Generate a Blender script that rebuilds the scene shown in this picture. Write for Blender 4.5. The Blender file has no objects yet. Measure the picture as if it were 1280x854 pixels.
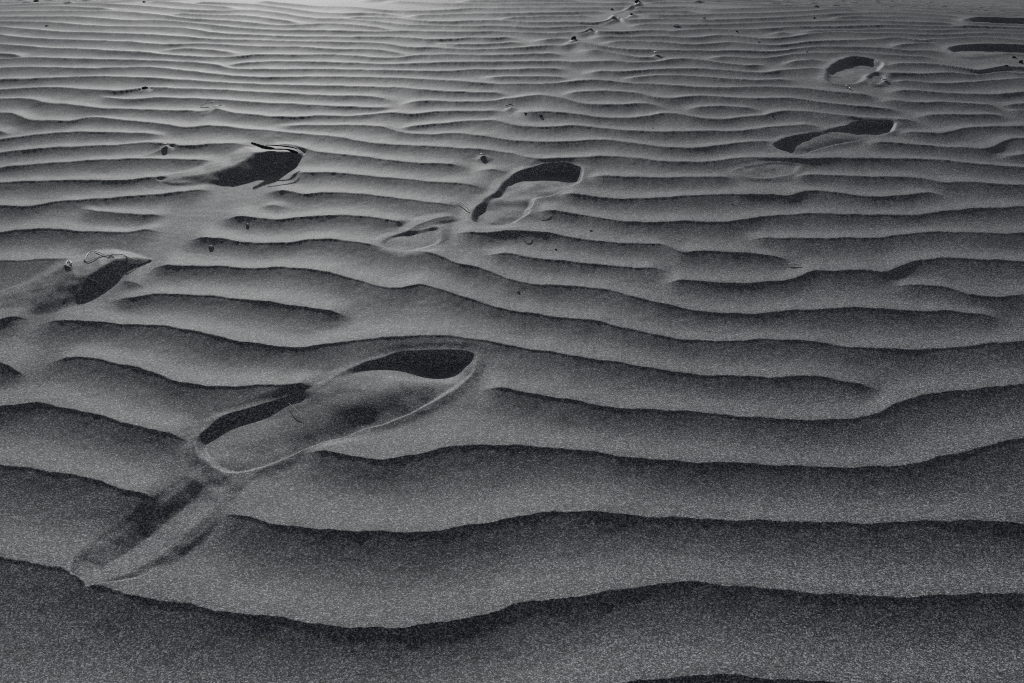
import bpy, bmesh, math, random
import numpy as np
from mathutils import Vector

# ------------------------------------------------------------------ camera, sky, sun, exposure
R = math.radians
SC = bpy.context.scene
CAM_H = 0.55
PITCH = R(29.3)
FPX = 1280 * 35.0 / 36.0
cam_d = bpy.data.cameras.new('camera'); cam = bpy.data.objects.new('camera', cam_d)
SC.collection.objects.link(cam); SC.camera = cam
cam.location = (0, 0, CAM_H); cam.rotation_euler = (math.pi / 2 - PITCH, 0, 0)
cam_d.lens = 35; cam_d.sensor_width = 36; cam_d.clip_start = 0.02; cam_d.clip_end = 5000

SUN_AZ = R(-12)      # a little left of the view direction (+Y)
SUN_EL = R(17)
world = bpy.data.worlds.new('World'); SC.world = world; world.use_nodes = True
wn = world.node_tree.nodes; wl = world.node_tree.links; wn.clear()
sky = wn.new('ShaderNodeTexSky'); sky.sky_type = 'NISHITA'; sky.sun_disc = False
sky.sun_elevation = SUN_EL; sky.sun_rotation = SUN_AZ
hs = wn.new('ShaderNodeHueSaturation'); hs.inputs['Saturation'].default_value = 0.32
bg = wn.new('ShaderNodeBackground'); bg.inputs['Strength'].default_value = 0.05
wo = wn.new('ShaderNodeOutputWorld')
wl.new(sky.outputs[0], hs.inputs['Color']); wl.new(hs.outputs[0], bg.inputs[0]); wl.new(bg.outputs[0], wo.inputs[0])

sd = bpy.data.lights.new('sun', 'SUN'); sd.energy = 3.2; sd.angle = R(1.3); sd.color = (1.0, 0.995, 0.985)
sun = bpy.data.objects.new('sun', sd); SC.collection.objects.link(sun)
sdir = Vector((math.sin(SUN_AZ) * math.cos(SUN_EL), math.cos(SUN_AZ) * math.cos(SUN_EL), math.sin(SUN_EL)))
sun.rotation_euler = sdir.to_track_quat('Z', 'Y').to_euler()

SC.view_settings.view_transform = 'Standard'; SC.view_settings.look = 'None'
SC.view_settings.exposure = -0.62; SC.view_settings.gamma = 1.0
SC.view_settings.use_curve_mapping = False
SC.cycles.max_bounces = 4; SC.cycles.use_denoising = False; SC.cycles.filter_width = 1.0

# ------------------------------------------------------------------ terrain maths
rng = np.random.RandomState(7)
CP, SP = math.cos(PITCH), math.sin(PITCH)

def macro(x, y):
    """broad swell added to the sand flat so its tilt grades the sunlight"""
    yy = np.clip(y, -1, 12)
    z = -0.048 * (np.clip(yy, .2, 4.5) - 1.5) ** 2 / 2 - .14 * np.clip(yy - 4.5, 0, 3)  # invented curvature: far sand tips to the sun, near sand away, hence darker
    z = z - 0.03 * np.clip(x + .4, -2.5, 2.5) ** 2 / 2
    return z

def W(px, py, dz=0.003):
    """photo pixel -> point on the swell"""
    px = np.asarray(px, float); py = np.asarray(py, float)
    u = (px - 640) / FPX; v = (py - 427) / FPX
    dy = CP - v * SP; dzr = -(SP + v * CP); dx = u
    z = np.full(np.shape(px), dz)
    for _ in range(12):
        s = (z - CAM_H) / dzr
        x = dx * s; y = dy * s
        z = macro(x, y) + dz
    return x, y

# ripple crests traced in tiles: (x0, y0, scale, polylines)
T = []
def tile(x0, y0, sc, txt):
    for ln in txt.strip().split('\n'):
        ln = ln.strip()
        if not ln: continue
        v = [float(q) for q in ln.replace(' ', ',').split(',')]
        p = np.array(v).reshape(-1, 2) / sc + np.array([x0, y0])
        T.append(p)

tile(0, 0, 4.0, """
0,2 260,1 500,2 680,0
0,17 200,14 400,17 600,28 760,40 900,52 1080,58 1280,58
0,42 150,38 330,38 480,44 580,47
740,6 860,16 1000,28 1200,44
960,14 1100,18 1280,26
860,66 1000,76 1280,90
0,63 200,60 450,60 620,66 800,80 950,97 1100,108 1280,122
0,90 200,90 400,92 520,100 640,106 800,108 950,118 1100,137 1280,150
0,113 240,118 420,132 600,138 800,142 940,150 1060,168 1150,175 1280,178
0,140 120,150 300,165 500,172 700,178 900,190 1050,198 1280,203
0,183 120,195 300,205 500,210 640,215 760,225 860,228 960,222 1150,228 1280,238
0,230 120,238 250,248 400,252 560,262 700,268 800,275 900,282 1050,290 1180,290 1280,280
800,250 960,248 1100,258 1200,268
0,275 60,277 130,288
0,302 120,297 300,300 500,303 700,305 860,310 1000,320 1100,332 1160,345 1280,352
0,350 150,345 300,347 450,350 600,345 740,342 850,350 1000,365 1120,378 1280,388
0,407 150,402 300,395 450,393 700,395 900,402 1100,413 1280,422
1110,326 1200,320 1280,314
""")
tile(320, 0, 4.0, """
0,5 180,25 330,37 420,38 560,48 640,56 800,60 960,55 1100,46 1200,45
640,8 800,16 940,22 1080,22 1200,22
500,4 700,-2
1000,8 1200,5
0,28 140,45 300,66 440,72 560,70 720,76
740,82 900,80 1020,76 1200,73
420,88 560,88 700,95 800,107 950,114 1080,110 1200,104
0,58 140,75 280,97 420,100 520,104 620,115 720,128 900,133 1100,137 1200,135
0,90 120,105 240,118
0,122 100,130 220,130 340,125 480,130 620,142 700,150
0,152 300,158 560,162 720,162 900,165 1100,165 1200,164
0,178 200,185 400,188 600,190 740,195 860,203 960,200 1100,193 1200,192
880,210 940,218 1060,225 1200,222
0,204 200,210 400,218 560,218 660,225 740,240 900,243 1080,250 1200,249
0,240 200,240 400,250 560,252 680,262 780,278
0,280 200,280 380,278 500,285 600,293 700,292 800,283 960,278 1200,281
0,314 300,315 500,320 680,325 840,322 1000,318 1200,315
0,350 300,350 600,355 800,360 960,362 1100,354 1200,351
1120,388 1200,387
0,388 300,388 600,393 800,400 1000,410 1100,420 1280,425
""")
tile(620, 0, 6.4, """
0,12 300,8 700,6
0,38 300,35 700,30 1000,30 1110,15
0,75 300,70 620,70 900,68 1100,65 1280,65
0,118 300,112 620,105 800,100 900,95
0,150 300,142 600,135 800,132
0,180 300,188 600,185 850,183 900,170 950,135 1010,160 1150,165 1280,160
0,218 300,230 600,222 760,212 930,225
0,262 300,272 600,268 720,258 750,238 790,252 900,262 1280,255
0,318 80,305 200,315
280,330 450,322 600,305
0,352 120,345 250,352
0,398 250,388 450,375 560,375 640,342 700,352 850,380 1050,405 1280,412
0,450 250,442 450,438 570,440
640,412 850,420 1000,445 1150,465 1280,462
0,505 250,500 450,500 600,510 760,505 900,500 1100,508 1280,500
0,566 300,555 600,555
690,585 850,580 980,585 1100,575 1280,560
0,622 300,618 500,620 620,632
1000,630 1280,612
740,305 850,300 950,308
830,350 1000,340 1280,347
950,290 1280,300
1050,210 1280,200
1080,108 1280,126
1150,32 1280,22
1000,95 1280,92
""")
tile(640, 0, 4.0, """
720,14 960,12 1280,16
720,41 900,40 990,45
1000,56 1150,48 1280,42
720,79 850,80 1000,76 1280,70
720,58 850,60 940,62
720,100 900,100 960,104 1100,102 1280,96
720,124 850,130 1000,128 1150,124 1280,118
720,158 800,162 880,156 1000,150 1120,154 1280,148
720,188 900,195 1060,182 1160,190 1280,200
720,218 880,228 1000,225 1080,218 1180,225 1280,232
720,258 900,260 1100,260 1280,264
720,289 760,291
720,312 860,300 980,312 1100,325 1200,332 1280,320
960,290 1100,289 1200,296 1280,298
720,350 800,348 1000,352 1140,362 1280,368
720,382 880,385 1060,398 1200,405 1280,404
0,427 200,425 320,415 400,410 540,418 700,428 900,440 1100,445 1280,442
""")
tile(960, 0, 4.0, """
0,1 400,2 800,0 1280,3
0,18 200,14 400,12 640,10 900,14 1280,14
0,44 160,38 380,26 560,32 800,30 1000,30 1280,30
0,70 200,60 340,50 470,52
420,40 600,45 760,48 900,58 1100,50 1280,53
0,96 150,88 300,78 470,68 620,66 760,74 900,84 1000,90
300,92 420,88 560,90 700,88 850,97 960,102
0,118 200,114 360,110 480,106 620,112 800,118 950,122
0,148 180,138 400,135 600,131 820,136 1000,136 1280,142
0,170 80,164 140,164
160,155 400,152 640,150 860,156 1000,150 1280,158
0,200 140,186 230,174 340,166 480,172 620,170 760,178 900,176 1060,170 1280,178
0,232 200,214 380,208 540,202 660,195 740,205
760,205 900,200 1060,192 1280,206
0,264 200,240 400,240 560,245
600,234 740,225 860,215
570,247 680,257 800,261 890,260
0,298 120,275 300,272 450,270 620,282 760,288 850,290
60,322 180,308 300,305
0,368 120,355 290,345
580,330 720,325 860,330 960,345 1050,358 1180,340 1280,345
490,380 640,375 760,378 900,372 1060,375 1160,362 1280,370
600,410 720,412 860,425 1000,420 1140,408 1280,400
0,404 150,402
""")
tile(0, 100, 4.0, """
0,55 150,46 280,46 400,54 520,60 620,58 700,48 750,44 900,48 1080,52 1280,64
490,80 560,92 660,102 750,96 950,98 1100,104 1280,118
0,102 150,105 220,122 340,132 480,145 640,148 800,155 940,162 1010,164 1070,152 1130,165 1280,182
0,175 80,182 130,205 250,212 350,212 440,195 540,198 650,210 760,218 860,235 930,247 1040,238 1160,245 1280,257
0,262 70,268
0,305 120,290 250,275 360,268 540,268 720,270 830,272
0,372 120,358 260,345 420,338 600,330 740,320 800,322 900,335 1050,330 1260,322
0,445 140,430 300,420 480,410 640,405 740,402 900,405 1100,405
""")
tile(320, 100, 4.0, """
0,22 250,32 500,38 700,47 900,60 1060,65 1200,66 1280,75
0,65 200,75 400,85 600,90 700,106
720,118 850,112 1060,112 1200,105 1280,100
0,119 200,127 400,135 600,138 700,134
0,182 100,190 180,190 300,182 480,182 640,172 780,178 900,165 1100,158 1250,152
110,225 300,228 440,230 560,236 640,245 720,265 860,275 1000,272 1120,285 1280,308
700,240 840,228 960,218 1060,210 1200,212 1280,228
0,257 120,265 300,278 450,298 560,320 720,332 900,340 1040,352 1150,358 1280,373
60,322 200,340 300,365 440,380 620,400 760,418 920,425 1060,432
1080,452 1280,460
""")
tile(640, 100, 4.0, """
240,72 360,66 520,66 640,76 700,92 800,102 900,88 1000,86 1100,95 1280,103
20,95 140,86 240,98 330,120 440,130 560,130 660,125 780,135
860,148 960,140 1080,138 1190,145 1270,158
0,150 60,165 200,168 340,178 440,190 560,195 680,188 760,176 840,182 940,198 1050,203 1160,190 1280,180
0,236 180,242 330,234 460,245 600,258 800,267 960,262 1140,260 1280,246
0,310 140,318 280,318 380,308 500,308 620,322 760,340 900,346 1020,335 1140,318 1280,313
0,380 80,397 230,402 380,395 520,390 640,400 760,412 920,414 1040,410 1140,398 1280,398
""")
tile(960, 100, 4.0, """
0,42 160,50 300,66 460,80 570,92
590,62 720,60 860,70 1000,78 1130,80 1280,68
0,102 120,100 250,118 400,135 540,145 680,155
540,108 640,112 700,116
720,124 860,118 1000,125 1120,135 1210,150
1160,130 1280,120
0,180 60,168 180,168 300,180 420,195 560,202 700,205 780,212
735,187 860,180 1000,180 1200,178
1180,155 1280,160
0,246 100,240 200,235 290,240
640,262 760,268 870,275 960,255 1100,240 1280,238
0,312 60,310
470,318 620,325 800,338 950,346 1120,350
1130,335 1200,305 1280,300
1150,390 1280,378
0,398 200,405 300,402 480,402 640,405 840,410 960,422 1100,435 1280,445
""")
tile(0, 210, 3.881, """
0,80 200,72 420,66 580,68 700,56 840,46 960,30 1080,5
0,192 170,195 270,172 370,165 480,152 700,138 900,125 1050,105
380,190 450,208 560,222 700,230 820,228
0,325 100,312 220,305 360,312 480,320 620,320 720,308 800,305
0,462 150,457 260,452 380,442
520,645 640,632 740,620 920,622 1080,635 1242,655
0,750 60,735 150,730
180,758 330,752 500,758 680,768 830,780 950,805 1080,835 1242,862
720,485 820,485 1000,482 1242,493
900,345 1080,352 1242,368
1060,248 1150,246 1242,248
580,540 640,555 700,570
""")
tile(320, 210, 3.881, """
150,30 300,30 440,35 580,50 720,60 900,78 1060,92 1130,98
40,118 140,120 225,130
240,142 330,130 440,130 560,140 700,158 840,178 940,182 1000,176
0,187 80,180 160,186
0,252 120,257 250,245 400,240 520,243 640,262 740,275 800,280
0,370 140,370 270,358 400,360 500,375 600,388 700,405 840,420 900,440 990,478 1080,490 1160,520 1242,549
0,492 160,492 300,510 420,535 540,570 640,592 720,588 800,578 880,595 980,625 1100,662 1242,698
0,654 120,668 240,685 360,702 470,715
950,312 1040,322 1150,322 1242,315
1100,415 1242,422
""")
tile(640, 210, 3.881, """
350,45 560,52 700,55 900,50 1100,48
200,128 300,135 420,152 600,158 760,150 920,142 1242,140
100,208 240,222 400,245 560,268 700,272 850,268 1060,270 1160,250 1242,241
0,315 140,320 300,345 460,365 640,372 740,380 830,408
830,425 920,413 1060,418 1242,430
1140,340 1242,344
0,424 120,445 300,460 480,480 640,492 770,495
730,560 870,553 960,565 1100,568 1242,561
0,550 150,572 320,580 450,595 560,625 700,660 840,690 980,708 1120,715 1242,709
0,698 150,718 300,738 430,752 540,780 680,812 830,836
""")
tile(960, 210, 3.881, """
100,42 300,42 440,50 620,50 740,58 840,82 940,78 1080,88 1242,95
0,140 110,142 180,125 300,125 400,140 560,148 660,140 760,127 870,130
0,240 180,228 400,232 560,232 680,235 820,220 960,210 1100,205 1242,198
0,345 160,352 360,350 520,348 660,328 780,318 920,318 1100,328 1242,328
0,431 80,442 150,460
0,560 120,545 200,518 340,512 440,508 560,514 620,495 680,470 800,450 1000,455 1242,465
590,568 740,572 880,590 980,620 1100,640 1242,622
0,710 120,698 300,695 430,688 600,700 760,702 900,702 1020,712 1150,725
""")
tile(0, 420, 1.967, """
629,24 700,31 770,30 840,21
0,72 70,98
110,65 200,58 300,75 380,95 440,118 560,130 680,125 790,122
0,180 90,173 170,185 270,208 370,235 470,255
0,325 140,342 240,362 340,392 400,402
0,548 100,572 160,582 198,602 230,618
230,618 300,640 420,662 560,688 680,702 780,715 840,725
530,438 600,450 680,470 760,482 840,486
740,284 840,295
""")
tile(427, 420, 1.967, """
0,20 100,12 190,5 300,8 400,25 520,45 640,65 760,82 840,95
340,128 440,142 560,162 680,182 840,189
0,296 100,312 170,300 260,282 360,276 480,280 580,285 700,302 840,315
0,486 130,490 240,485 340,468 440,450 560,438 680,445 840,452
0,725 100,725 200,718 320,698 440,665 560,650 640,640 740,622 840,612
""")
tile(853, 420, 1.967, """
0,11 100,15 220,12 300,15 400,30 520,38 640,35 760,22 840,18
0,95 120,102 230,105 340,103 420,118 500,132
0,190 140,202 280,210 400,208 480,192 560,158 640,145 740,135 840,125
0,315 140,318 280,325 420,328 560,320 660,298 760,275 840,255
0,452 150,458 300,462 440,467 560,462 700,460 840,470
0,612 120,620 280,635 440,645 600,648 740,640 840,645
""")
tile(0, 0, 1.0, """
0,905 300,930 600,895 760,862 880,848 980,853 1100,862 1280,858
""")

# stitch the pieces into long crests
def lam_px(y): return 92 * ((y + 275) / 975.0) ** 2
lines = [p for p in T]
while True:
    best = None
    for i, a in enumerate(lines):
        for j, b in enumerate(lines):
            if i == j: continue
            dx = b[0, 0] - a[-1, 0]; dy = abs(b[0, 1] - a[-1, 1])
            if -1.6 <= dx <= 5 and dy < 0.36 * lam_px(a[-1, 1]) + 0.3:
                if abs(dx) > 2.5 and dy > 0.15 * lam_px(a[-1, 1]): continue
                c = dy / lam_px(a[-1, 1]) + abs(dx) * .02
                if best is None or c < best[0]: best = (c, i, j)
    if best is None: break
    _, i, j = best
    a, b = lines[i], lines[j]
    mid = (a[-1] + b[0]) / 2
    n = np.vstack([a[:-1], mid[None], b[1:]])
    lines = [l for k, l in enumerate(lines) if k not in (i, j)] + [n]

def smooth_interp(xs, ys, xq):
    """monotone-ish cubic through the traced points"""
    h = np.diff(xs); d = np.diff(ys) / h
    m = np.zeros(len(xs)); m[0] = d[0]; m[-1] = d[-1]
    for k in range(1, len(xs) - 1):
        m[k] = (d[k - 1] * h[k] + d[k] * h[k - 1]) / (h[k] + h[k - 1])
    idx = np.clip(np.searchsorted(xs, xq) - 1, 0, len(xs) - 2)
    t = (xq - xs[idx]) / h[idx]
    return ((2*t**3-3*t**2+1)*ys[idx] + (t**3-2*t**2+t)*h[idx]*m[idx]
            + (-2*t**3+3*t**2)*ys[idx+1] + (t**3-t**2)*h[idx]*m[idx+1])

def nf(x, y):
    return 0.030*np.sin(2.3*x+0.9*y+.5) + 0.016*np.sin(5.1*x-2.2*y+1.7) + 0.007*np.sin(11.3*x+3.7*y)

XL, NX = 7.0, 7001
XS = np.linspace(-XL, XL, NX); DX = XS[1] - XS[0]
LAM0 = 0.088
crests = []   # (y(x), w(x))
for L in lines:
    L = L[np.argsort(L[:, 0])]
    keep = np.concatenate([[True], np.diff(L[:, 0]) > 0.5]); L = L[keep]
    if len(L) < 2: continue
    xq = np.arange(L[0, 0], L[-1, 0] + .01, 2.0)
    xw, yw = W(xq, smooth_interp(L[:, 0], L[:, 1], xq))
    o = np.argsort(xw); xw = xw[o]; yw = yw[o]
    y = np.interp(XS, xw, yw)
    fade = 0.014 + .016 * float(yw.mean())
    wl_ = np.clip((XS - xw[0]) / fade + 0.15, 0, 1); wr_ = np.clip((xw[-1] - XS) / fade + 0.15, 0, 1)
    if L[0, 0] < 4:
        wl_ = np.ones(NX); m = XS < xw[0]; y[m] = yw[0] + nf(XS[m], yw[0]) - nf(xw[0], yw[0])
    if L[-1, 0] > 1276:
        wr_ = np.ones(NX); m = XS > xw[-1]; y[m] = yw[-1] + nf(XS[m], yw[-1]) - nf(xw[-1], yw[-1])
    w = wl_ * wr_; w = w * w * (3 - 2 * w)
    ph = rng.rand(4) * 6.28
    y = y + 0.0008*np.sin(95*XS+ph[0]) + 0.0006*np.sin(170*XS+ph[1]) + .0003*np.sin(420*XS+ph[2]) + .0002*np.sin(800*XS+ph[3])
    crests.append([y, w])
# beyond the picture: same ripples carry on
ytop = max(float(W(640, -3)[1]), 0)
yy = ytop
for k in range(70):
    y = yy + 1.0 * nf(XS, yy) + .006*np.sin(9*XS + k*1.7)
    crests.append([y, np.ones(NX)]); yy += LAM0 * (1 + .15 * rng.randn())
yb = [c for c in crests if c[1].min() > .9]
ybase = min(yb, key=lambda c: c[0].mean())[0]
for k in range(1, 14):
    crests.append([ybase - LAM0 * k + .006*np.sin(6*XS+k*1.3), np.ones(NX)])

# local wavelengths up/down of each crest
Y = np.array([c[0] for c in crests]); Wt = np.array([c[1] for c in crests])
order = np.argsort(np.where(Wt > .3, Y, 1e3), axis=0)
n = len(crests)
cnt = (Wt > .3).sum(axis=0)
LU = np.full(Y.shape, np.nan); LD = np.full(Y.shape, np.nan)
Ys = np.take_along_axis(Y, order, 0)
dY = np.diff(Ys, axis=0)
valid = (np.arange(n)[:, None] < cnt[None, :])
for r in range(n):
    cols = np.nonzero(valid[r])[0]
    if r + 1 < n:
        c2 = cols[valid[r + 1][cols]]; LU[order[r, c2], c2] = dY[r, c2]
    if r > 0:
        LD[order[r, cols], cols] = dY[r - 1, cols]
def gsm(a, s):
    k = int(3 * s / DX); g = np.exp(-.5 * (np.arange(-k, k + 1) * DX / s) ** 2)
    m = np.isfinite(a).astype(float); b = np.where(m > 0, a, 0)
    num = np.convolve(b, g, 'same'); den = np.convolve(m, g, 'same')
    out = num / np.maximum(den, 1e-6); out[den < 1e-4] = LAM0
    return out
for i in range(n):
    for A in (LU, LD):
        A[i] = gsm(np.clip(A[i], .012, .15), .02)

def sst(a, b, x):
    t = np.clip((x - a) / (b - a), 0, 1); return t * t * (3 - 2 * t)

# ripple profile between two crests, t = 0 at the far crest, 1 at the near one
tk = np.array([0, .004, .020, .030, .10, .20, .32, .42, .55, .70, .85, .97, 1.0])
sk = np.array([-.30, -.55, -.48, -.295, -.27, -.22, -.135, -.06, .05, .165, .19, .15, .12])
sk = sk * .86
tt = np.linspace(0, 1, 2001); ss = np.interp(tt, tk, sk)
Hh = np.concatenate([[0], np.cumsum((ss[1:] + ss[:-1]) / 2 * (tt[1] - tt[0]))])
Hh -= np.linspace(0, Hh[-1], 2001)
im = int(np.argmin(Hh)); Hh -= Hh[im]
Kn = np.where(np.arange(2001) <= im, Hh, 0); Kf = np.where(np.arange(2001) >= im, Hh, 0)

# ---- mesh grid: rows run across the view, denser where nearer
def rows_cols():
    v = np.linspace(.42, -.405, 1500)
    yr = CAM_H * (CP - v * SP) / (SP + v * CP)
    near = -4.0 + (yr[0] + 4.0) * (1 - (1 - np.linspace(0, 1, 140)) ** 2.0); near = near[:-1]
    g = [yr[-1]]; st = yr[-1] - yr[-2]
    while g[-1] < 7.0: g.append(g[-1] + st); st *= 1.01
    while g[-1] < 1500: g.append(g[-1] + st); st *= 1.12
    yr = np.concatenate([near, yr, g[1:]])
    a = np.linspace(-.54, .54, 1350)
    st = a[1] - a[0]; e = [a[-1]]
    while e[-1] < 2.4: e.append(e[-1] + st); st = min(st * 1.03, .05)
    e = np.array(e[1:]); u = np.concatenate([-e[::-1], a, e])
    return yr, u
yr, uc = rows_cols()
wy = np.maximum(yr * CP + CAM_H * SP, .48)
X = uc[None, :] * wy[:, None]
Yg = np.repeat(yr[:, None], len(uc), 1)
RIP = np.zeros_like(X)
for i in range(n):
    yc, w = crests[i][0], crests[i][1]
    act = w > .001
    ymin, ymax = yc[act].min() - .16, yc[act].max() + .16
    r0, r1 = np.searchsorted(yr, ymin), np.searchsorted(yr, ymax)
    if r1 <= r0: continue
    xs = X[r0:r1]; f = (xs + XL) / DX
    fi = np.clip(f, 0, NX - 1.001); i0 = fi.astype(int); fr = fi - i0
    g = lambda a: a[i0] * (1 - fr) + a[i0 + 1] * fr
    ww = g(w)
    if ww.max() <= 0: continue
    d = g(yc) - Yg[r0:r1]        # >0 : nearer than the crest
    lu, ld = g(LU[i]), g(LD[i])
    amp = np.minimum(.5 * (lu + ld), .10) * (1 + .17 * sst(.9, 2.9, Yg[r0:r1]))
    tn = np.clip(d / ld, 0, 1); tf = np.clip(1 + d / lu, 0, 1)
    k = np.where(d >= 0, Kn[(tn * 2000).astype(int)] * (1) + (tn*2000 % 1) * 0, Kf[(tf * 2000).astype(int)])
    # linear interpolation of the tables
    q = np.where(d >= 0, tn, tf) * 2000; qi = np.minimum(q.astype(int), 1999); qf = q - qi
    k = np.where(d >= 0, Kn[qi] * (1 - qf) + Kn[qi + 1] * qf, Kf[qi] * (1 - qf) + Kf[qi + 1] * qf)
    RIP[r0:r1] += ww * amp * k
RIP *= (1 - np.clip((Yg - 5.5) / 2, 0, 1)) * (1 - np.clip((np.abs(X) - 5.5) / 1.2, 0, 1))
RIP *= 1 - np.clip((-Yg + .0) / .5, 0, 1) * .4

# smooth random fields
def vnoise(x, y, s, seed):
    r = np.random.RandomState(seed); G = r.randn(256, 256)
    a = x / s + 1000.3; b = y / s + 1000.7
    i = np.floor(a).astype(int); j = np.floor(b).astype(int); fa = a - i; fb = b - j
    fa = fa*fa*(3-2*fa); fb = fb*fb*(3-2*fb)
    g = lambda p, q: G[p % 256, q % 256]
    return (g(i, j)*(1-fa)*(1-fb) + g(i+1, j)*fa*(1-fb) + g(i, j+1)*(1-fa)*fb + g(i+1, j+1)*fa*fb)


# ---- prints, drifts and drag marks -------------------------------------------------
ADD = np.zeros_like(X)
def window(cx, cy, r):
    r0, r1 = np.searchsorted(yr, cy - r), np.searchsorted(yr, cy + r)
    return slice(r0, r1)
def poly_sdf(px, py, P):
    """signed distance to a closed polygon, >0 inside"""
    dmin = np.full(px.shape, 1e9); ins = np.zeros(px.shape, bool)
    m = len(P)
    for k in range(m):
        ax, ay = P[k]; bx, by = P[(k + 1) % m]
        ex, ey = bx - ax, by - ay
        t = np.clip(((px-ax)*ex + (py-ay)*ey) / (ex*ex+ey*ey+1e-12), 0, 1)
        d = (px-ax-t*ex)**2 + (py-ay-t*ey)**2
        dmin = np.minimum(dmin, d)
        c = ((ay > py) != (by > py)) & (px < (bx-ax)*(py-ay)/(by-ay+1e-12) + ax)
        ins ^= c
    return np.where(ins, 1, -1) * np.sqrt(dmin)
def smooth_poly(P, n=120):
    P = np.array(P, float); m = len(P); out = []
    for k in range(m):
        p0, p1, p2, p3 = P[k-1], P[k], P[(k+1) % m], P[(k+2) % m]
        for t in np.linspace(0, 1, max(2, n // m), endpoint=False):
            out.append(.5*((2*p1)+(-p0+p2)*t+(2*p0-5*p1+4*p2-p3)*t*t+(-p0+3*p1-3*p2+p3)*t**3))
    return np.array(out)
def closed(pxs):
    P = smooth_poly(pxs)
    x, y = W(P[:, 0], P[:, 1]); return np.stack([x, y], 1)
def bump(px, py, sx, sy, rot, amp, pw=2):
    """gaussian mound (metres) centred under a photo pixel"""
    cx, cy = W(px, py); s = window(cy, 0, 0)
    R_ = 3.2 * max(sx, sy); s = slice(*np.searchsorted(yr, [cy - R_, cy + R_]))
    dx = X[s] - cx; dy = Yg[s] - cy; c, q = math.cos(rot), math.sin(rot)
    a = (dx*c + dy*q) / sx; b = (-dx*q + dy*c) / sy
    ADD[s] += amp * np.exp(-.5 * (a*a + b*b) ** (pw / 2))
def footprint(outline, depth, wall, rim, feats, rimw=.010, ripple_in=0.0, clear=.02):
    global RIP
    depth *= .9; feats = [(*f[:5], f[5] * .9) for f in feats]
    P = closed(outline); cy0, cy1 = P[:, 1].min() - .08, P[:, 1].max() + .08
    s = slice(*np.searchsorted(yr, [cy0, cy1]))
    d = np.full(X[s].shape, -1.0)
    cm = (X[s] > P[:, 0].min() - .08) & (X[s] < P[:, 0].max() + .08)
    d[cm] = poly_sdf(X[s][cm], Yg[s][cm], P)
    d = d + (.0014 * vnoise(X[s], Yg[s], .020, 5) + .0002 * vnoise(X[s], Yg[s], .005, 6)) * cm
    m = sst(-clear, .004, d)
    RIP[s] = RIP[s] * (1 - m * (1 - ripple_in)) + .0022 * m * (1 - ripple_in)
    ins = sst(0, 1, d / wall)
    ADD[s] += -depth * ins
    ADD[s] += rim * np.exp(-.5 * (np.minimum(d, 0) / rimw) ** 2)
    inside = sst(0, wall, d)
    for (px, py, sx, sy, rot, amp) in feats:
        cx, cy = W(px, py); dx = X[s] - cx; dy = Yg[s] - cy; c, q = math.cos(rot), math.sin(rot)
        a = (dx*c + dy*q) / sx; b = (-dx*q + dy*c) / sy
        ADD[s] += amp * np.exp(-.5 * (a*a + b*b)) * inside
    ADD[s] += inside * .0006 * vnoise(X[s], Yg[s], .02, 9)
    lip = np.exp(-.5 * ((d + .004) / .006) ** 2) * cm
    ADD[s] += lip * (.00008 * vnoise(X[s], Yg[s], .006, 12) + .00018 * vnoise(X[s], Yg[s], .016, 13))

def ridge(pts, hgt, wl_, wr_, sharp=1.0, taper=(.2, .2), clear=0.0, into=None):
    """ridge along a pixel polyline; wl_/wr_: flank widths left/right of its direction"""
    P = np.array(pts, float)
    taper = (max(taper[0], 1e-4), max(taper[1], 1e-4))
    tq = np.linspace(0, len(P) - 1, 60); ti = np.arange(len(P))
    px = np.interp(tq, ti, P[:, 0]); py = np.interp(tq, ti, P[:, 1])
    a0 = np.linspace(0, 1, 60)
    x, y = W(px, py, .002 + max(hgt, 0) * sst(0, taper[0], a0) * (1 - sst(1 - taper[1], 1, a0)))
    s = slice(*np.searchsorted(yr, [y.min() - .12, y.max() + .12]))
    xs, ys = X[s], Yg[s]
    cm = (xs > x.min() - .12) & (xs < x.max() + .12)
    qx, qy = xs[cm], ys[cm]
    best = np.full(qx.shape, 1e9); sg = np.zeros(qx.shape); al = np.zeros(qx.shape)
    seg = np.hypot(np.diff(x), np.diff(y)); L = seg.sum(); acc = 0
    for k in range(len(x) - 1):
        ex, ey = x[k+1]-x[k], y[k+1]-y[k]; e2 = ex*ex+ey*ey
        t0 = ((qx-x[k])*ex+(qy-y[k])*ey)/e2; t = np.clip(t0, 0, 1)
        dx, dy = qx-x[k]-t*ex, qy-y[k]-t*ey; dd = dx*dx+dy*dy
        u = dd < best
        best[u] = dd[u]; sg[u] = np.sign((ex*dy-ey*dx))[u]; al[u] = ((acc + t*seg[k]) / L)[u]
        acc += seg[k]
    d = np.sqrt(best)
    wd = np.where(sg > 0, wl_, wr_)
    pr = np.clip(1 - d / wd, 0, 1)
    pr = pr ** 1.35 if sharp else pr*pr*(3-2*pr)
    tp = sst(0, taper[0], al) * (1 - sst(1 - taper[1], 1, al))
    if clear:
        RIP_s = RIP[s]; cl = np.where(sg > 0, clear, clear * .6); m = (1 - sst(.5, 1, d / cl)) * tp
        RIP_s[cm] = RIP_s[cm] * (1 - m * .9) + .002 * m * .9
    if into is None:
        A = ADD[s]; A[cm] += hgt * pr * tp
    else:
        A = into[s]; A[cm] = np.maximum(A[cm], hgt * pr * tp)
    return

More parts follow.
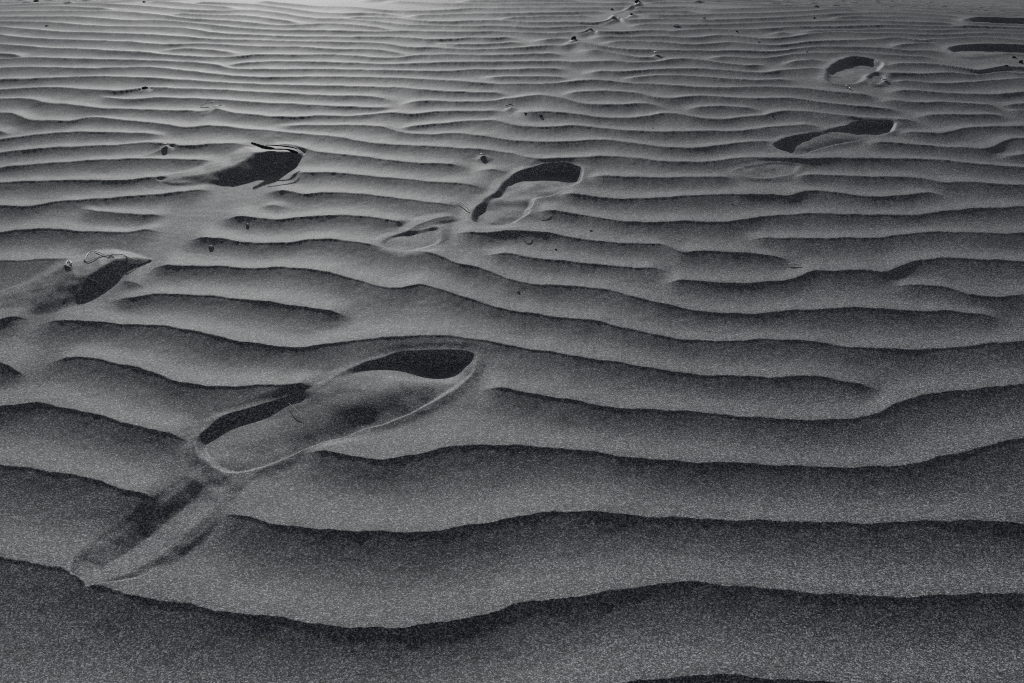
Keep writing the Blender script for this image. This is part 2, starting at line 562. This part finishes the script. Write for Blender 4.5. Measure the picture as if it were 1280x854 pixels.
# big near footprint
footprint([(243,556),(262,528),(300,512),(345,498),(385,488),(412,472),(440,457),(470,446),(510,438),(555,436),
           (588,439),(597,450),(585,474),(562,491),(540,504),(515,516),(480,529),(440,541),(400,554),(370,567),
           (340,580),(310,589),(285,590),(258,580)],
          .0058, .011, .0001,
          [(555,450,.026,.020,.4,-.0125), (592,452,.014,.014,.4,.006), (525,447,.03,.02,.4,-.004), (500,482,.04,.03,.6,.0055), (468,524,.075,.015,.6,-.0052), (412,478,.03,.03,.7,.0045),
           (390,540,.06,.018,.7,-.002), (265,538,.03,.018,.8,-.002), (285,575,.03,.02,.3,.003)],
          rimw=.010, clear=.014)
# second print with its two scuffs
footprint([(588,272),(600,252),(618,240),(628,228),(648,214),(672,207),(700,203),(722,206),(731,212),(724,228),(704,238),
           (690,244),(672,248),(668,256),(658,270),(640,279),(616,281),(598,279)],
            .0085, .012, .0007, [(704,214,.04,.05,.2,-.010), (672,232,.05,.03,.6,.004), (615,262,.03,.05,.8,.003), (600,262,.02,.03,.8,-.002), (663,248,.06,.012,.1,.004)], rimw=.012)
footprint([(476,303),(490,294),(520,288),(548,284),(552,298),(540,307),(515,314),(490,313)], .0016, .008, .0006, [], rimw=.006, ripple_in=.1)
ridge([(500,296),(520,282),(545,273),(575,268)], .002, .02, .012, clear=.03)
footprint([(966,180),(985,171),(1020,165),(1050,158),(1070,152),(1100,150),(1120,153),(1118,161),(1105,168),(1080,174),(1050,180),
           (1022,187),(1000,193),(978,188)],
          .007, .013, .0008, [(1092,158,.045,.06,.3,-.008), (1050,167,.06,.04,.5,.005), (985,180,.05,.05,.3,-.006), (1075,162,.03,.05,.3,-.003), (1060,176,.09,.015,.5,-.006)], rimw=.012)
footprint([(918,213),(940,206),(970,203),(998,206),(996,214),(975,221),(940,222)], .0015, .010, .0007, [], rimw=.006, ripple_in=.1)
footprint([(1030,99),(1034,86),(1048,76),(1066,71),(1088,73),(1106,79),(1100,88),(1088,94),(1080,102),(1062,106),(1040,104)],
          .018, .018, .002, [(1055,100,.09,.10,.0,.012), (1085,92,.04,.05,0,.004)], rimw=.015)
footprint([(1082,98),(1092,92),(1106,94),(1108,102),(1095,106)], .005, .014, .002, [], rimw=.01)
footprint([(1183,61),(1200,57),(1235,55),(1275,56),(1310,58),(1330,64),(1300,70),(1262,67),(1235,70),(1205,71)],
          .019, .022, .002, [(1232,70,.10,.08,.2,.020)], rimw=.016)
footprint([(1203,26),(1222,22),(1260,23),(1300,24),(1320,28),(1285,31),(1240,30),(1215,29)],
          .024, .03, .004, [(1235,28,.1,.06,.2,.018)], rimw=.016)
for k, (px, py) in enumerate([(1400,8),(1480,-8)]):
    footprint([(px-70,py),(px-30,py-6),(px+40,py-7),(px+60,py-2),(px+30,py+5),(px-30,py+6)], .028, .03, .006, [], rimw=.014)

def roof(rows, weights, smooth=2, mode='max'):
    """folded sand surface through rows of (photo x, photo y, height) points"""
    global RIP
    rows = [[(float(W(p[0], p[1], .002 + p[2])[0]), float(W(p[0], p[1], .002 + p[2])[1]), p[2]) for p in r_] for r_ in rows]
    ally = [p[1] for r_ in rows for p in r_]; allx = [p[0] for r_ in rows for p in r_]
    r0, r1 = np.searchsorted(yr, [min(ally) - .03, max(ally) + .03])
    xs, ys = X[r0:r1], Yg[r0:r1]
    c0 = max(0, int(np.searchsorted(xs[-1], min(allx) - .05)) - 40); c1 = min(len(uc), int(np.searchsorted(xs[0], max(allx) + .05)) + 40)
    if min(allx) < 0: c0 = max(0, int(np.searchsorted(xs[0], min(allx) - .05)) - 40)
    xs, ys = xs[:, c0:c1], ys[:, c0:c1]
    H = np.zeros(xs.shape); M = np.zeros(xs.shape)
    for a in range(len(rows) - 1):
        A, B = rows[a], rows[a + 1]; wa, wb = weights[a], weights[a + 1]
        for k in range(len(A) - 1):
            qd = [(A[k], wa), (A[k+1], wa), (B[k+1], wb), (B[k], wb)]
            for tri in ((0, 1, 2), (0, 2, 3)):
                (p, wp), (q_, wq), (t_, wt) = [qd[i] for i in tri]
                det = (q_[1]-t_[1])*(p[0]-t_[0]) + (t_[0]-q_[0])*(p[1]-t_[1])
                if abs(det) < 1e-9: continue
                l1 = ((q_[1]-t_[1])*(xs-t_[0]) + (t_[0]-q_[0])*(ys-t_[1])) / det
                l2 = ((t_[1]-p[1])*(xs-t_[0]) + (p[0]-t_[0])*(ys-t_[1])) / det
                l3 = 1 - l1 - l2
                ins = (l1 >= 0) & (l2 >= 0) & (l3 >= 0)
                H[ins] = (l1*p[2] + l2*q_[2] + l3*t_[2])[ins]; M[ins] = (l1*wp + l2*wq + l3*wt)[ins]
    for _ in range(smooth):
        for F_ in (H, M):
            F_[1:-1] = (F_[:-2] + 2*F_[1:-1] + F_[2:]) / 4
            F_[:, 1:-1] = (F_[:, :-2] + 2*F_[:, 1:-1] + F_[:, 2:]) / 4
    M = sst(0, .45, M)
    RIP[r0:r1, c0:c1] = RIP[r0:r1, c0:c1] * (1 - M * .92) + .002 * M * .92
    ADD[r0:r1, c0:c1] += H + M * (.00018 * vnoise(xs, ys, .012, 41) + .0003 * vnoise(xs, ys, .035, 43))

# drag mark running from the near print
roof([[(250,572,0),(230,592,0),(203,612,0),(165,641,0),(120,672,0),(92,698,0),(88,722,0)],
      [(276,588,0),(258,607,-.003),(240,627,-.008),(207,655,-.010),(167,687,-.009),(128,710,-.005),(104,724,-.0006)],
      [(306,588,0),(294,606,0),(274,628,.0010),(244,656,.0018),(207,690,.0018),(160,717,.001),(110,733,0)],
      [(330,584,0),(314,604,0),(294,634,0),(264,666,0),(226,700,0),(174,726,0),(108,738,0)]], [0, 1, 1, 0], smooth=9)
# drift behind the bark
roof([[(196,225,0),(214,217,0),(250,206,0),(285,192,0),(308,183,0),(345,181,0),(370,184,0),(382,192,0)],
      [(196,225,0),(225,222,.003),(262,217,.008),(292,207,.015),(318,190,.022),(345,189,.023),(368,190,.013),(382,192,0)],
      [(196,225,0),(222,232,0),(262,232,0),(292,230,0),(318,224,0),(345,213,0),(366,202,0),(382,192,0)]], [0, 1, 0], smooth=4)
# drift behind the tangle
TG = [(190,323),(162,321),(143,323),(128,332),(112,343),(96,349),(72,354),(40,362),(0,372),(-60,385)]
roof([[(190,323,0),(165,314,0),(142,310,0),(120,311,0),(102,317,0),(82,323,0),(60,336,0),(32,350,0),(-4,364,0),(-60,385,0)],
      [(190,323,0),(162,318,.004),(140,316,.009),(120,318,.012),(104,325,.012),(86,330,.014),(66,342,.009),(36,355,.004),(-2,368,.001),(-60,385,0)],
      [(x_, y_, h_) for (x_, y_), h_ in zip(TG, (0,.008,.015,.015,.014,.012,.009,.005,.002,0))],
      [(190,323,0),(168,336,0),(148,350,0),(130,360,0),(112,370,0),(94,382,0),(68,390,0),(38,394,0),(0,396,0),(-60,385,0)]],
     [0, .6, 1, 0], smooth=4)
for (px, py, l, hgt) in [(206,184,40,.009), (717,50,26,.010), (768,24,26,.012), (738,39,18,.008), (820,69,14,.005), (797,4,40,.02),
                         (637,135,12,.006), (603,196,12,.006), (267,133,30,.006), (790,19,14,.008), (181,112,12,.005)]:
    hgt *= .48; ridge([(px+2, py-1), (px, py), (px - l*.45, py + l*.22), (px - l, py + l*.38)], hgt, .014, .016, taper=(.1,.8), clear=.02)

Z = macro(X, Yg) + RIP + ADD
Z += .0010 * vnoise(X, Yg, .11, 21) * .5 + .00022 * vnoise(X, Yg, .03, 22) + .00008 * vnoise(X, Yg, .009, 23)
Z += .25 * vnoise(X, Yg, 9.0, 31) * sst(8, 40, Yg) + 2.0 * vnoise(X, Yg, 60., 32) * sst(40, 200, Yg)

nr, nc = X.shape
co = np.empty((nr * nc, 3), np.float32)
co[:, 0] = X.ravel(); co[:, 1] = Yg.ravel(); co[:, 2] = Z.ravel()
idx = np.arange(nr * nc, dtype=np.int32).reshape(nr, nc)
q = np.stack([idx[:-1, :-1], idx[:-1, 1:], idx[1:, 1:], idx[1:, :-1]], -1).reshape(-1)
me = bpy.data.meshes.new('sand')
me.vertices.add(nr * nc); me.vertices.foreach_set('co', co.ravel())
nq = (nr - 1) * (nc - 1)
me.loops.add(nq * 4); me.loops.foreach_set('vertex_index', q)
me.polygons.add(nq); me.polygons.foreach_set('loop_start', np.arange(0, nq * 4, 4, dtype=np.int32))
me.polygons.foreach_set('loop_total', np.full(nq, 4, dtype=np.int32))
me.polygons.foreach_set('use_smooth', np.ones(nq, dtype=bool))
me.update(calc_edges=True)
sand = bpy.data.objects.new('sand', me); SC.collection.objects.link(sand); sand['kind'] = 'structure'

# ------------------------------------------------------------------ materials
def new_mat(name):
    m = bpy.data.materials.new(name); m.use_nodes = True
    nt = m.node_tree; b = nt.nodes['Principled BSDF']; return m, nt, b
m, nt, b = new_mat('sand')
N, LK = nt.nodes, nt.links
tc = N.new('ShaderNodeTexCoord')
def noise(scale, detail=1.0, rough=.5):
    q = N.new('ShaderNodeTexNoise'); q.inputs['Scale'].default_value = scale
    q.inputs['Detail'].default_value = detail; q.inputs['Roughness'].default_value = rough
    LK.new(tc.outputs['Object'], q.inputs['Vector']); return q
def ramp(src, stops):
    r = N.new('ShaderNodeValToRGB'); e = r.color_ramp.elements
    while len(e) < len(stops): e.new(.5)
    for k, (p, c) in enumerate(stops):
        e[k].position = p; e[k].color = (c[0], c[1], c[2], 1)
    LK.new(src, r.inputs[0]); return r
g1 = noise(1050, 1.0, .6); g2 = noise(430, 2.0, .6)
vo = N.new('ShaderNodeTexVoronoi'); vo.inputs['Scale'].default_value = 1120; LK.new(tc.outputs['Object'], vo.inputs['Vector'])
sx = N.new('ShaderNodeSeparateColor'); LK.new(vo.outputs['Color'], sx.inputs[0]); g3 = noise(5, 3)
def mix(mode, fac, a, b_):
    q = N.new('ShaderNodeMix'); q.data_type = 'RGBA'; q.blend_type = mode; q.inputs[0].default_value = fac
    LK.new(a, q.inputs[6]); LK.new(b_, q.inputs[7]); return q.outputs[2]
r1 = ramp(sx.outputs[0], [(.0, (.012,.0126,.0136)), (.3, (.075,.079,.085)), (.7, (.26,.273,.292)), (1.0, (.64,.665,.70))])
r2 = ramp(g2.outputs['Fac'], [(.34, (.55,.55,.55)), (.5, (.95,.95,.95)), (.66, (1.42,1.42,1.42))])
r3 = ramp(g3.outputs['Fac'], [(.3, (.9,.9,.9)), (.7, (1.08,1.08,1.08))])
c = mix('MULTIPLY', 1.0, r1.outputs[0], r2.outputs[0]); c = mix('MULTIPLY', 1.0, c, r3.outputs[0])
LK.new(c, b.inputs['Base Color'])
b.inputs['Roughness'].default_value = .74; b.inputs['Specular IOR Level'].default_value = .8
bp = N.new('ShaderNodeBump'); bp.inputs['Strength'].default_value = .25; bp.inputs['Distance'].default_value = .0006
LK.new(g1.outputs['Fac'], bp.inputs['Height']); LK.new(bp.outputs[0], b.inputs['Normal'])
me.materials.append(m)

# ------------------------------------------------------------------ small things lying on the sand
def zat(x, y):
    j = int(np.clip(np.searchsorted(yr, y) - 1, 0, nr - 2)); t = (y - yr[j]) / (yr[j+1] - yr[j])
    def row(k): return float(np.interp(x, X[k], Z[k]))
    return row(j) * (1 - t) + row(j + 1) * t
def hit(px, py, dz=0.0):
    """first point of the sand seen through a photo pixel, lifted by dz"""
    u = (px - 640) / FPX; v = (py - 427) / FPX
    d = (u, CP - v * SP, -(SP + v * CP))
    a = .3; st = .004
    while a < 12:
        if CAM_H + d[2] * a < zat(d[0]*a, d[1]*a) + dz: break
        a += st
    lo, hi = a - st, a
    for _ in range(14):
        mdd = (lo + hi) / 2
        if CAM_H + d[2]*mdd < zat(d[0]*mdd, d[1]*mdd) + dz: hi = mdd
        else: lo = mdd
    return Vector((d[0]*hi, d[1]*hi, CAM_H + d[2]*hi)), hi / FPX      # point, metres per photo pixel

def simple_mat(name, c0, c1, scale=300, rough=.7, bump=.4):
    m, nt, b = new_mat(name)
    tc = nt.nodes.new('ShaderNodeTexCoord'); q = nt.nodes.new('ShaderNodeTexNoise')
    q.inputs['Scale'].default_value = scale; q.inputs['Detail'].default_value = 4
    nt.links.new(tc.outputs['Object'], q.inputs['Vector'])
    rr = nt.nodes.new('ShaderNodeValToRGB'); rr.color_ramp.elements[0].position = .3; rr.color_ramp.elements[1].position = .7
    rr.color_ramp.elements[0].color = (*c0, 1); rr.color_ramp.elements[1].color = (*c1, 1)
    nt.links.new(q.outputs['Fac'], rr.inputs[0]); nt.links.new(rr.outputs[0], b.inputs['Base Color'])
    bp = nt.nodes.new('ShaderNodeBump'); bp.inputs['Strength'].default_value = bump; bp.inputs['Distance'].default_value = .0008
    nt.links.new(q.outputs['Fac'], bp.inputs['Height']); nt.links.new(bp.outputs[0], b.inputs['Normal'])
    b.inputs['Roughness'].default_value = rough
    return m
M_DARK = simple_mat('dark_wood', (.012,.012,.012), (.05,.05,.052), 220)
M_STEM = simple_mat('dry_stem', (.45,.45,.46), (.8,.8,.81), 400)
for m_ in (M_STEM,):
    m_.node_tree.nodes['Principled BSDF'].inputs['Subsurface Weight'].default_value = .8
    m_.node_tree.nodes['Principled BSDF'].inputs['Subsurface Scale'].default_value = .004
    m_.node_tree.nodes['Principled BSDF'].inputs['Subsurface Radius'].default_value = (1, 1, 1)
M_STONE = simple_mat('dark_stone', (.02,.02,.022), (.08,.08,.085), 260)
M_GREY = simple_mat('grey_stone', (.10,.10,.105), (.28,.28,.29), 260)
M_PALE = simple_mat('pale_shell', (.5,.5,.51), (.8,.8,.81), 260, .5)

def link(name, bm, mat, loc, parent=None):
    me_ = bpy.data.meshes.new(name)
    for f in bm.faces: f.smooth = True
    bm.to_mesh(me_); bm.free(); me_.materials.append(mat)
    o = bpy.data.objects.new(name, me_); SC.collection.objects.link(o)
    if parent is None: o.location = loc
    else: o.parent = parent
    return o
def tag(o, label, cat, group=None):
    o['label'] = label; o['category'] = cat
    if group: o['group'] = group

def tube_bm(bm, pts, rad, flat=1.0, seg=10, jit=.12, seed=0):
    """tapered, slightly knobbly stem through pts; flat<1 squashes it"""
    rr = random.Random(seed)
    P = []
    for k in range(len(pts) - 1):
        p0 = pts[max(k-1, 0)]; p1 = pts[k]; p2 = pts[k+1]; p3 = pts[min(k+2, len(pts)-1)]
        for i in range(6):
            t = i / 6
            P.append((.5*((2*p1)+(p2-p0)*t+(2*p0-5*p1+4*p2-p3)*t*t+(3*p1-p0-3*p2+p3)*t**3), rad[k]*(1-t)+rad[k+1]*t))
    P.append((pts[-1], rad[-1]))
    rings = []
    for k, (p, rd) in enumerate(P):
        tn = (P[min(k+1, len(P)-1)][0] - P[max(k-1, 0)][0]).normalized()
        sd_ = tn.cross(Vector((0, 0, 1)));  sd_ = sd_.normalized() if sd_.length > 1e-4 else Vector((1, 0, 0))
        up = sd_.cross(tn).normalized()
        rd *= 1 + jit * (rr.random() - .5) * 2
        ring = []
        for i in range(seg):
            a = 2 * math.pi * i / seg; w = 1 + jit * .6 * (rr.random() - .5)
            ring.append(bm.verts.new(p + sd_ * math.cos(a) * rd * w + up * math.sin(a) * rd * flat * w))
        rings.append(ring)
    for a, b in zip(rings, rings[1:]):
        for i in range(seg): bm.faces.new((a[i], a[(i+1) % seg], b[(i+1) % seg], b[i]))
    bm.faces.new(rings[0][::-1]); bm.faces.new(rings[-1])

def stone_bm(w, h, t, seed, rot):
    bm = bmesh.new(); bmesh.ops.create_icosphere(bm, subdivisions=3, radius=1)
    rr = random.Random(seed); k = [Vector((rr.uniform(-1,1), rr.uniform(-1,1), rr.uniform(-1,1))).normalized() for _ in range(9)]
    cut = [rr.uniform(.62, .9) for _ in k]
    for v in bm.verts:
        p = v.co.copy()
        for n_, c_ in zip(k, cut):                 # worn facets
            d = p.dot(n_)
            if d > c_: p -= n_ * (d - c_) * .85
        p *= 1 + .04 * math.sin(7*p.x+seed) * math.sin(6*p.y)
        v.co = Vector((p.x * w / 2, p.y * t / 2, p.z * h / 2))
        v.co.rotate(__import__('mathutils').Euler((0, rot, 0)))
    return bm
def flake_bm(w, d, th, curl, seed, rot):
    """thin curved shell or bark flake"""
    bm = bmesh.new(); nx, ny = 12, 5; rr = random.Random(seed); g = {}
    for s_ in (0, 1):
        for i in range(nx + 1):
            for j in range(ny + 1):
                a = i / nx * 2 - 1; b_ = j / ny * 2 - 1
                edge = math.sqrt(max(0, 1 - abs(a) ** 2.6))
                e = 1 + .12 * math.sin(i * 2.1 + seed)
                x = a * w / 2; y = b_ * d / 2 * edge * e
                z = curl * (1 - a * a) * .6 + curl * .4 * (1 - b_ * b_) + (th if s_ else 0) * (edge * .8 + .2)
                vv = Vector((x, y, z)); vv.rotate(__import__('mathutils').Euler((-.3, rot, 0)))
                g[s_, i, j] = bm.verts.new(vv)
    for i in range(nx):
        for j in range(ny):
            bm.faces.new((g[1,i,j], g[1,i+1,j], g[1,i+1,j+1], g[1,i,j+1]))
            bm.faces.new((g[0,i,j+1], g[0,i+1,j+1], g[0,i+1,j], g[0,i,j]))
    for i in range(nx):
        bm.faces.new((g[0,i,0], g[0,i+1,0], g[1,i+1,0], g[1,i,0])); bm.faces.new((g[1,i,ny], g[1,i+1,ny], g[0,i+1,ny], g[0,i,ny]))
    for j in range(ny):
        bm.faces.new((g[1,0,j], g[1,0,j+1], g[0,0,j+1], g[0,0,j])); bm.faces.new((g[0,nx,j], g[0,nx,j+1], g[1,nx,j+1], g[1,nx,j]))
    return bm

def pebble(px, py, w, h, mat, label, name='pebble', cat='pebble', rot=0, group='bits scattered on the sand'):
    w *= .78; h *= .75
    p, mp = hit(px, py + h * .35)
    bm = stone_bm(w * mp, h * mp * 1.15, w * mp * .5, int(px * 7 + py), rot)
    o = link(name, bm, mat, p + Vector((0, w * mp * .1, h * mp * .16))); tag(o, label, cat, group)
def flake(px, py, w, h, mat, label, name='shell_fragment', cat='shell fragment', rot=0, lift=.3):
    p, mp = hit(px, py + h * .4)
    bm = flake_bm(w * mp, max(h * 1.6, 3) * mp, .0009, h * mp * .6, int(px + py), rot)
    o = link(name, bm, mat, p + Vector((0, 0, h * mp * lift))); tag(o, label, cat, 'bits scattered on the sand')
def stem_pts(pl, base=None, dz=0.0, origin=None):
    out = []
    if origin is not None:      # an upright tangle: stays at its root's distance
        for q_ in pl:
            u = (q_[0] - 640) / FPX; v = (q_[1] - 427) / FPX
            dy_ = CP - v * SP; a = origin.y / dy_
            lf = q_[2] if len(q_) > 2 else 0
            p, _ = hit(q_[0], q_[1], dz + lf * .35)
            if lf > .0045 or abs(p.y - origin.y) > .045: p = Vector((u * a, origin.y - lf, CAM_H - (SP + v * CP) * a + dz))
            out.append(p)
        return out, origin.y / CP / FPX
    for q_ in pl:
        px, py = q_[0], q_[1]; lift = q_[2] if len(q_) > 2 else 0
        p, mp = hit(px, py, dz + lift); out.append(p)
    return out, mp
def twig(pl, rad, mat, label, name='twig', cat='twig', flat=.7, dz=.001, parent=None, origin=None):
    pts, mp = stem_pts(pl, dz=dz, origin=origin)
    o0 = origin if origin is not None else pts[0].copy()
    bm = bmesh.new(); tube_bm(bm, [p - o0 for p in pts], [q_ * mp * (1.35 if mat is M_STEM else 1) for q_ in rad], flat, seed=int(pl[0][0]))
    o = link(name, bm, mat, o0, parent)
    if parent is None: tag(o, label, cat)
    return o
def empty(name, loc):
    o = bpy.data.objects.new(name, None); SC.collection.objects.link(o); o.location = loc; return o

# dark split stick on the big drift
p0, mp0 = hit(340, 188)
st_ = empty('driftwood_stick', p0); tag(st_, 'dark split driftwood stick lying on top of the tallest sand drift', 'driftwood')
twig([(315.5,178.8,.006),(322,181,.006),(330,184,.005),(338,185.5,.005),(344,186,.005)], [1.6,1.9,2.4,2.3,1.0], M_DARK, '', 'stem', flat=.8, parent=st_, origin=p0, dz=.002)
twig([(333,181,.008),(345,180.8,.010),(356,182.3,.008),(366,184.5,.005),(372,186.5,.005)], [.6,.9,1.0,.9,.6], M_DARK, '', 'splinter', flat=.7, parent=st_, origin=p0, dz=.002)
twig([(341,186,.005),(350,186,.005),(360,186.5,.005),(366,188.5,.005),(373,191,.005)], [.8,.9,1.0,2.2,1.6], M_DARK, '', 'broken_end', flat=.8, parent=st_, origin=p0, dz=.001)

# tangle of dry stalks on the left drift
p1, _ = hit(120, 324)
tg = empty('dry_grass', p1); tag(tg, 'looped dry grass stalks bent over the crest of the left sand drift', 'dry grass')
def zz(pl): return [(60 + a / 8.54, 300 + b / 8.54, c * .45) for a, b, c in pl]
twig(zz([(390,212,0),(405,180,.004),(430,140,.007),(480,118,.009),(540,130,.007),(595,155,.003)]), [.5,.6,.6,.6,.6,.5], M_STEM, '', 'loop', parent=tg, origin=p1)
twig(zz([(395,215,0),(430,228,.002),(500,198,.003),(560,166,.003),(600,156,.002)]), [.5,.6,.6,.6,.5], M_STEM, '', 'loop', parent=tg, origin=p1)
twig(zz([(595,156,.002),(650,165,.003),(700,152,.004),(750,152,.004),(805,158,.003),(860,185,.003),(950,210,.001)]), [.6,.6,.8,.6,.7,.5,.3], M_STEM, '', 'stalk', parent=tg, origin=p1)
twig(zz([(640,190,.001),(672,165,.004),(705,178,.001)]), [.5,.7,.4], M_DARK, '', 'bent_tip', parent=tg, origin=p1)
p2, _ = hit(86, 330)
kn = empty('dry_root', p2); tag(kn, 'small pale curled root knot left of the looped grass', 'root')
twig(zz([(190,268,0),(196,240,.003),(222,220,.004),(246,245,.003),(228,268,.001),(205,262,.001)]), [.7,.9,.9,.9,.7,.5], M_STEM, '', 'curl', parent=kn, origin=p2)
twig(zz([(170,262,.001),(205,274,.002),(255,296,.001)]), [.4,.8,.3], M_STEM, '', 'spur', parent=kn, origin=p2)

twig([(986,330,.001),(992,329.6,.002),(1001,331.5,.001)], [.8,1.1,.7], M_STEM, 'short pale twig beside the ripple end right of centre', flat=.8)
twig([(653,295,0),(658,294,.002),(664,295,0)], [.5,.8,.4], M_GREY, 'tiny grey twig below the round end of the middle footprint')
twig([(571,252,.001),(577,253,.003),(583,259,.003),(587,264,0)], [.25,.5,.5,.2], M_STEM, 'bent pale twig at the upper left rim of the middle footprint')
twig([(361,504,.001),(369,511,.002),(379,519,.001)], [.25,.35,.2], M_STEM, 'thin straw lying across the sole of the nearest footprint', 'straw', 'straw')
twig([(688,262,0),(683,268,.001),(676,273,0)], [.3,.5,.3], M_STONE, 'thin dark strip standing in for a small twig shadow right of the middle footprint')  # solid dark strip modelled in place of a small twig's cast shadow
twig([(250,133,0),(256,130,.003),(266,127.5,.004),(278,127,.001)], [.4,.7,.8,.4], M_STEM, 'pale curved stalk half buried in a ripple at upper left', 'stalk', 'stalk', flat=.5)

pebble(181,109.5,11,4.5,M_STONE,'flat dark chip on a crest, upper left, left of the pale stalk','wood_chip','wood chip')
flake(206,181.5,8,4,M_PALE,'pale shell chip with a thin sand tail, left of the driftwood stick')
pebble(180,2.5,6,3,M_GREY,'grey pebble at the top edge of the picture, farthest left')
pebble(45,1,9,3,M_STONE,'dark stone cut by the top edge at the far left')
pebble(58.5,32,5,2.6,M_STONE,'tiny dark pebble alone among the fine ripples at far left')
pebble(717,47.5,9,6,M_STONE,'dark tilted stone, lowest and nearest of the stone row at top', 'stone', 'stone', rot=-.5)
pebble(738.5,36.5,5,5,M_GREY,'small pointed pebble second from below in the stone row at top', rot=.6)
pebble(768,22.5,7,5,M_GREY,'grey pebble peaking a ripple in the middle of the stone row')
pebble(789.5,17.5,5,4,M_STONE,'little dark pebble right of the grey one in the stone row', rot=.4)
pebble(765,11.5,5,3,M_STONE,'dark speck of stone above the grey one in the stone row')
pebble(797,1.5,10,5,M_STONE,'dark stone at the top end of the stone row', 'stone', 'stone')
flake(820.5,66.5,8,4,M_PALE,'white arched shell bit with a dark hollow, below the stone row')
pebble(880.5,22.5,5,3.5,M_PALE,'small white pebble alone near the top, right of the stone row')
pebble(921,39,4.5,2.5,M_STONE,'dark speck of stone left of the round footprint, farthest back')
pebble(948.5,52,4,2.6,M_PALE,'tiny pale pebble between the stone row and the round footprint')
flake(845,31.5,9,1.5,M_PALE,'thin pale shell sliver near the top, between two white pebbles')
flake(637,132.5,9,4,M_GREY,'grey shell bit on a ripple end above the middle footprint')
pebble(657,141.5,5,2.5,M_STONE,'left one of two dark specks on the ripple above the middle footprint')
pebble(676,144.5,6,3.5,M_STONE,'right one of two dark specks on the ripple above the middle footprint')
flake(603,193.5,8,3,M_PALE,'small pale flake just above the left end of the middle footprint')
pebble(739,288.5,6,2,M_STONE,'flat dark speck to the right of the middle footprint heel')
pebble(695,311.5,3.5,2.5,M_STONE,'tiny dark grain of stone below the middle footprint')
pebble(648,364,5,2.8,M_PALE,'white grain on the bare slope between the nearest and middle footprints')
pebble(264,308,9,4,M_PALE,'pale pebble right of the dry grass, with a dark hollow under it')
pebble(309.5,280.5,7,3.5,M_PALE,'pale pebble on the slope below the driftwood stick')
pebble(915,254.5,4,2,M_PALE,'tiny pale grain below the small scuff left of the long footprint')
pebble(1018,22.5,4.5,3.5,M_STONE,'dark pebble near the top, left above the round footprint', rot=.4)
pebble(1009,65,3.5,3,M_STONE,'tiny dark pebble just left of the round footprint')
flake(1057,108,3,4,M_PALE,'left one of two white shell chips under the round footprint', rot=.9)
flake(1063,111,3.5,3,M_PALE,'right one of two white shell chips under the round footprint', rot=-.7)
flake(1105,100.5,8,3,M_PALE,'white shell piece at the lower right lip of the round footprint')
pebble(1268,71.5,8,4,M_STONE,'dark lump under the cut off footprint at the right edge','wood_chip','wood chip')
pebble(1276,77,7,7,M_STONE,'larger dark lump touching the right edge of the picture','wood_chip','wood chip',rot=.5)
pebble(1258,82,7,2.5,M_STONE,'flat dark chip left of the lumps at the right edge','wood_chip','wood chip')
pebble(816,160,3,2,M_STONE,'tiny dark pebble on the smooth slope left of the long footprint')
pebble(966,145.5,2.5,2.5,M_STONE,'tiny dark pebble above the left tip of the long footprint')
